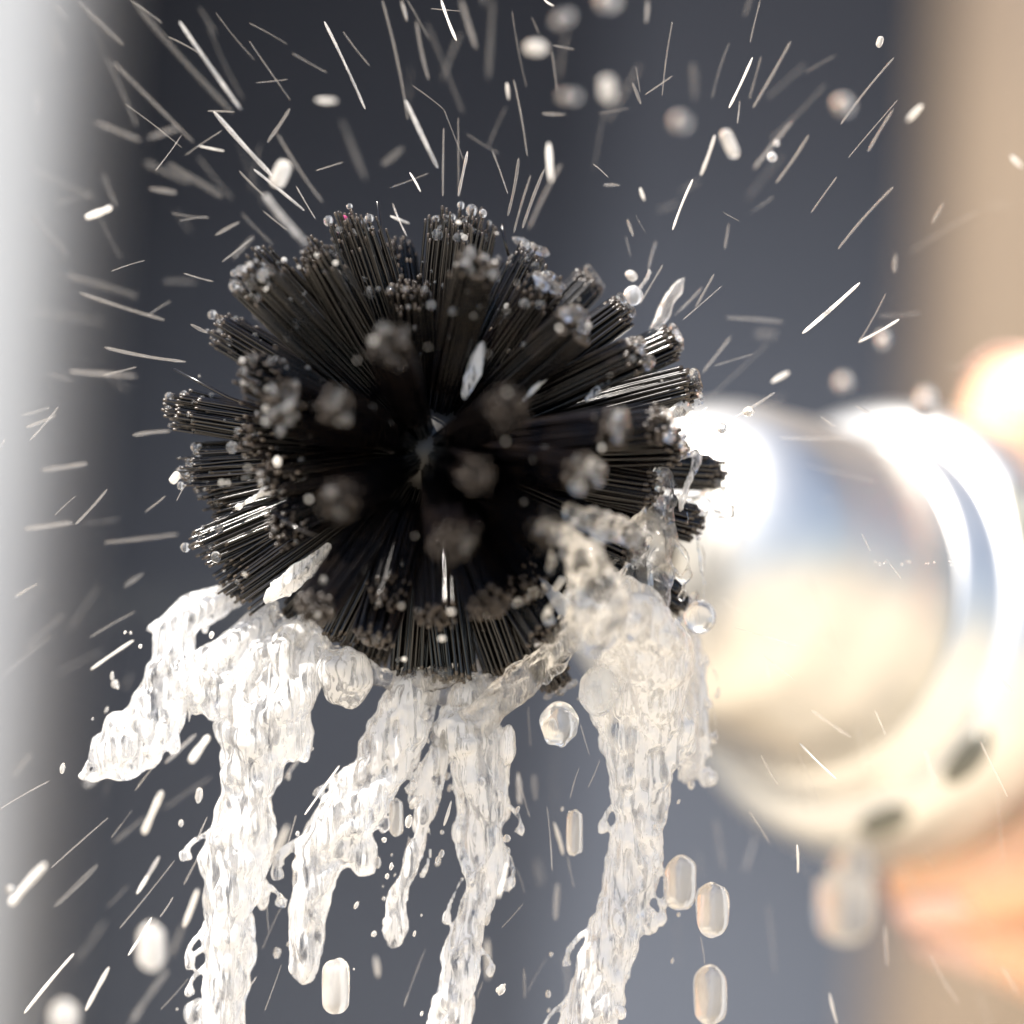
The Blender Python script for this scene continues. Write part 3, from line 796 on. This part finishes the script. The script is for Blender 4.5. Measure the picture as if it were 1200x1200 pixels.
# ---------------------------------------------------------------- flying streaks
ST = """152 0 190 27 3 n;90 0 145 53 6 f;210 25 282 128 5 p;197 43 233 62 3 n;157 3 273 133 7 f;133 73 227 167 5 n;253 15 298 70 2 n;292 48 340 117 3 n
243 130 275 131 4 n;250 130 320 207 6 p;112 143 165 165 7 n;173 162 210 150 8 n;313 167 340 127 6 n;325 157 378 237 5 n;370 117 395 118 7 b;380 25 428 128 4 p
100 255 131 243 10 b;175 221 207 226 8 n;182 200 213 158 2 n;217 182 260 153 2 n;233 171 263 177 2.5 b;201 250 245 255 2 n;210 259 243 254 2 n;252 276 281 260 6 n;260 307 298 277 3 n
273 303 297 277 5 n;130 318 170 305 2 n;93 343 193 375 6 n;173 370 200 353 2 n;215 320 250 330 2.5 n;190 330 230 331 4 f;77 322 160 347 7 f;37 363 122 378 4 f
223 380 243 390 6 n;297 198 357 247 4 p;310 228 360 287 8 p;347 218 370 257 3 n;280 200 310 230 4 n;283 250 320 287 4 f;308 247 337 270 3 n;197 193 260 230 8 f
170 190 223 213 8 f;292 27 337 52 2 n;342 62 383 85 2 n;300 97 337 93 2 n;370 200 402 190 2.5 n;63 238 108 227 2 f;147 122 213 173 2 n
448 0 478 140 5 n;475 117 513 197 6 p;488 25 502 93 5 n;517 0 535 48 4 b;540 0 558 57 8 n;477 0 502 45 3 n;500 27 543 133 4 f;470 0 477 25 6 n;402 37 433 77 3 n
400 140 428 210 6 f;483 100 520 128 2 n;520 128 543 187 2.5 n;537 138 538 230 2.5 n;520 150 519 230 3.5 n;548 177 537 230 4 p;600 13 617 102 2 n;602 93 618 183 4 n
647 60 653 107 3 n;648 53 673 58 3 n;594 97 596 117 5 b;635 133 663 134 6 n;702 133 737 127 2 n;756 111 788 89 2.5 n;741 97 751 122 6 n;745 78 750 108 2 n;776 112 788 25 2.5 n
759 0 757 27 6 n;638 0 649 7 3 b;643 167 646 213 8 b;595 253 608 185 5 n;602 273 622 205 4 n;612 268 638 198 6 n;620 268 658 192 5 n;695 192 713 208 2 n;707 217 727 217 6 n
750 220 755 235 5 b;735 257 742 277 7 n;745 252 756 272 1.5 n;788 270 812 210 3.5 b;480 202 493 225 3 b;457 253 480 262 4 b;460 238 477 277 4 n;457 220 502 203 2 n
448 193 472 173 8 f;505 10 540 13 2 n;547 157 585 180 2 n;577 177 595 227 2.5 n;572 93 578 0 6 f;623 20 632 40 2 n;733 277 739 300 1.5 n;771 247 797 236 4 f
879 50 891 0 2.5 n;854 127 882 67 4 b;878 116 892 66 2.5 n;882 127 927 48 5 n;812 75 814 115 8 f;821 206 838 158 4 b;909 215 948 158 5 n;883 198 929 142 7 n
985 146 1048 67 4 n;994 185 1052 117 2 n;1017 178 1047 128 6 n;1063 142 1081 123 7 b;950 250 981 207 2.5 n;982 292 1047 219 4 n;848 249 866 259 1.5 n;849 292 854 262 4 n
940 391 1008 331 6 b;1006 402 1038 344 2.5 n;1006 401 1054 374 3 b;1092 262 1106 238 5 n;1048 319 1050 298 9 n;885 392 910 391 8 f;1185 183 1198 196 7 b;815 360 837 321 4 n
800 375 846 335 2 n;790 370 823 337 3 n;750 356 777 310 3 n;760 315 769 283 3 n;823 437 857 394 3.5 n;904 448 925 436 6 b;846 498 908 460 5 n;875 498 920 462 4 f
808 498 829 477 5 b;837 429 883 415 1.5 n;831 466 900 402 1.5 f;962 488 978 500 4 n;1004 476 1024 487 6 n;864 145 867 118 3 n
122 407 218 424 6 n;80 435 160 441 7 n;120 440 160 430 3 n;26 487 59 477 3 n;30 501 66 486 6 n;35 516 69 476 3 n;155 510 200 505 6 n;48 551 103 543 7 n;88 615 126 573 5 n
170 600 194 581 3 n;207 587 218 568 2 n;28 620 85 612 8 n;122 636 209 626 5 n;145 688 168 672 6 f;17 700 44 684 5 n;64 604 89 581 1.5 n;0 526 6 514 3 n
0 948 58 915 2 n;158 927 185 892 4 n;168 977 190 927 9 b;130 982 155 949 2 n;133 988 170 957 5 f;192 948 247 910 3 f;230 988 243 957 4 n;60 1017 127 958 3 n
12 1060 54 1012 11 b;63 1063 115 1013 6 f;160 1048 187 1003 6 b;140 1088 205 1008 3 n;215 1037 237 995 4 n;215 1087 232 1042 8 b;150 1120 178 1075 4 b;187 1075 203 1051 3 n
200 1120 215 1083 7 f;28 1188 87 1117 5 b;100 1185 128 1133 6 b;155 1195 197 1137 8 f;188 1183 221 1146 2 n;307 1113 335 1052 2.5 n;312 1047 315 1093 3 n;318 1012 337 967 7 b
337 990 347 955 2.5 n;357 955 398 897 3 b;333 913 367 867 6 p;193 895 230 860 6 p;223 893 245 862 12 b;100 920 123 900 8 p;290 1160 301 1144 3 n;105 747 158 717 2 n;70 788 120 762 2 f
106 785 157 750 4 b;0 795 60 745 2 f;310 1185 330 1130 2 n
680 848 691 885 3 n;651 877 651 965 2 f;689 923 703 890 2.5 n;668 936 679 899 3 n;610 921 621 958 3.5 n;607 905 609 943 9 n;626 908 628 938 9 f;641 945 647 1020 3 n
649 963 660 1002 6 b;665 1002 673 1040 3 n;594 1010 584 1053 7 b;604 1015 615 1046 2 n;629 1007 634 1038 9 f;654 1035 651 1078 9 n;588 1087 613 1059 2 n;571 1100 572 1148 7 b
614 1135 615 1170 4 n;618 1163 640 1123 2 n;473 1180 498 1113 3 n;520 968 529 938 5 b;478 930 504 879 4 n;792 1079 796 1134 2 f;821 1097 826 1130 3 n;762 1095 772 1074 6 n
838 960 848 1020 5 f;619 828 622 874 2 n;559 1170 566 1150 4 n;662 1120 668 1180 5 f;440 1120 443 1145 7 b;700 1075 690 1140 4 f
934 990 935 1023 3.5 b;872 1022 885 980 4 f;1037 1085 1040 1132 6 n;972 1163 981 1200 5 b;1090 1120 1123 1175 6 n;1044 1004 1123 1112 5 f;951 832 997 864 5 n;937 871 980 913 3 b
892 885 912 920 4 n;1025 832 1038 862 4 n;1149 869 1181 934 4 n;1084 878 1097 918 7 n;1161 780 1188 811 5 n;878 951 902 988 4 n;1010 626 1020 646 2.5 n;1042 660 1056 678 2.5 n
845 700 930 760 2 f;860 735 935 757 2 n;895 768 932 797 2 n;818 1000 822 1030 2 f;900 1060 908 1140 3 f;1003 850 1020 905 3 f"""
def where(x, y):
    if y < 500:
        if x < 115: return "before the white post"
        if x < 250: return "beside the white post"
        if x < 430: return "above the upper left tufts"
        if x < 600: return "above the brush's crown"
        if x < 800: return "above the upper right tufts"
        if x < 1000: return "above the steel handle"
        return "before the upper timber post"
    if y < 860:
        if x < 240: return "beside the left-pointing tufts"
        if x < 800: return "close under the tufts"
        return "across the steel handle"
    if x < 110: return "at the white post's foot"
    if x < 260: return "beside the thickest stream"
    if x < 420: return "beside the ragged stream"
    if x < 540: return "around the slim stream"
    if x < 710: return "beside the braided stream"
    if x < 860: return "beside the fat capsule drops"
    return "under the steel handle"
items = []
for row in ST.replace("\n", ";").split(";"):
    q = row.split()
    if len(q) < 6: continue
    x_1, y_1, x_2, y_2, wd = map(float, q[:5])
    items.append((x_1, y_1, x_2, y_2, wd, q[5]))
# the faintest hair-thin spray, thrown outwards from the spinning brush
rnd = random.Random(31)
faint = []
while len(faint) < 70:
    x_, y_ = rnd.uniform(0, 1200), rnd.uniform(0, 1200)
    if math.hypot(x_ - 520, y_ - 530) < 350: continue
    if y_ > 720 and 220 < x_ < 860: continue
    dx, dy = x_ - 500, y_ - 520
    a_ = math.atan2(dy, dx) + rnd.gauss(0, .22)
    if y_ > 650: a_ = math.atan2(1, -.55 if x_ < 700 else .45) + rnd.gauss(0, .2)
    if x_ < 380 and y_ < 650: a_ += .25
    L_ = rnd.uniform(18, 95)
    faint.append((x_, y_, x_ + math.cos(a_) * L_, y_ + math.sin(a_) * L_, rnd.choice((1.6, 2, 2.5, 4)), 'f'))
def dirword(dx, dy):
    a_ = math.degrees(math.atan2(-dy, dx)) % 180
    if a_ < 20 or a_ > 160: return "nearly level"
    if 70 <= a_ <= 110: return "upright"
    if a_ < 70: return "right-leaning"
    return "left-leaning"
made = []
for idx, (x_1, y_1, x_2, y_2, wd, kd) in enumerate(items + faint):
    rr_ = random.Random(idx * 13 + 5)
    if kd == 'f': d_ = rr_.choice((-1, 1)) * rr_.uniform(.012, .035)
    elif wd >= 7: d_ = rr_.choice((-1, 1)) * rr_.uniform(.010, .022)
    elif wd >= 5: d_ = rr_.uniform(-.014, .014)
    else: d_ = rr_.uniform(-.006, .006)
    if x_1 > 800 and 480 < y_1 < 1000: d_ = -abs(d_)
    a_, b_ = P(x_1, y_1, d_), P(x_2, y_2, d_ + rr_.uniform(-.004, .004))
    r_ = wd * .5 * PX(d_) * {'f': .9, 'n': .62, 'b': .78, 'p': .8}[kd]
    mb = MB(); mb.capsule(a_, b_, r_, 8, rr_.uniform(-.02, .02), rr_.uniform(.7, 1.1))
    o = mb.build("water_streak", STREAK[kd], None, a_)
    if idx < len(items):
        ln = math.hypot(x_2 - x_1, y_2 - y_1)
        desc = " ".join(({'f': 'faint', 'n': 'pale', 'b': 'bright', 'p': 'sparkling'}[kd], "thin" if wd < 3.6 else ("thick" if wd > 6.5 else "slim"), "short" if ln < 32 else ("long" if ln > 75 else ""), dirword(x_2 - x_1, y_2 - y_1), "streak", where((x_1 + x_2) / 2, (y_1 + y_2) / 2))).replace("  ", " ")
        made.append((desc, (x_1 + x_2) / 2, o))
    else:
        tag(o, "barely visible hair-thin water streak " + where((x_1 + x_2) / 2, (y_1 + y_2) / 2), "water streak", "faintest spray " + where((x_1 + x_2) / 2, (y_1 + y_2) / 2))
by = {}
for ds, x_, o in made: by.setdefault(ds, []).append((x_, o))
ORD = "first second third fourth fifth sixth seventh eighth ninth tenth".split()
for ds, lst in by.items():
    lst.sort(key=lambda q: q[0])
    for i, (x_, o) in enumerate(lst):
        if len(lst) == 1: lb = ds
        elif len(lst) == 2: lb = ds + (", left of two", ", right of two")[i]
        else: lb = ds + ", " + ORD[i] + " from left"
        tag(o, lb, "water streak", "streaks of spray thrown off the brush")
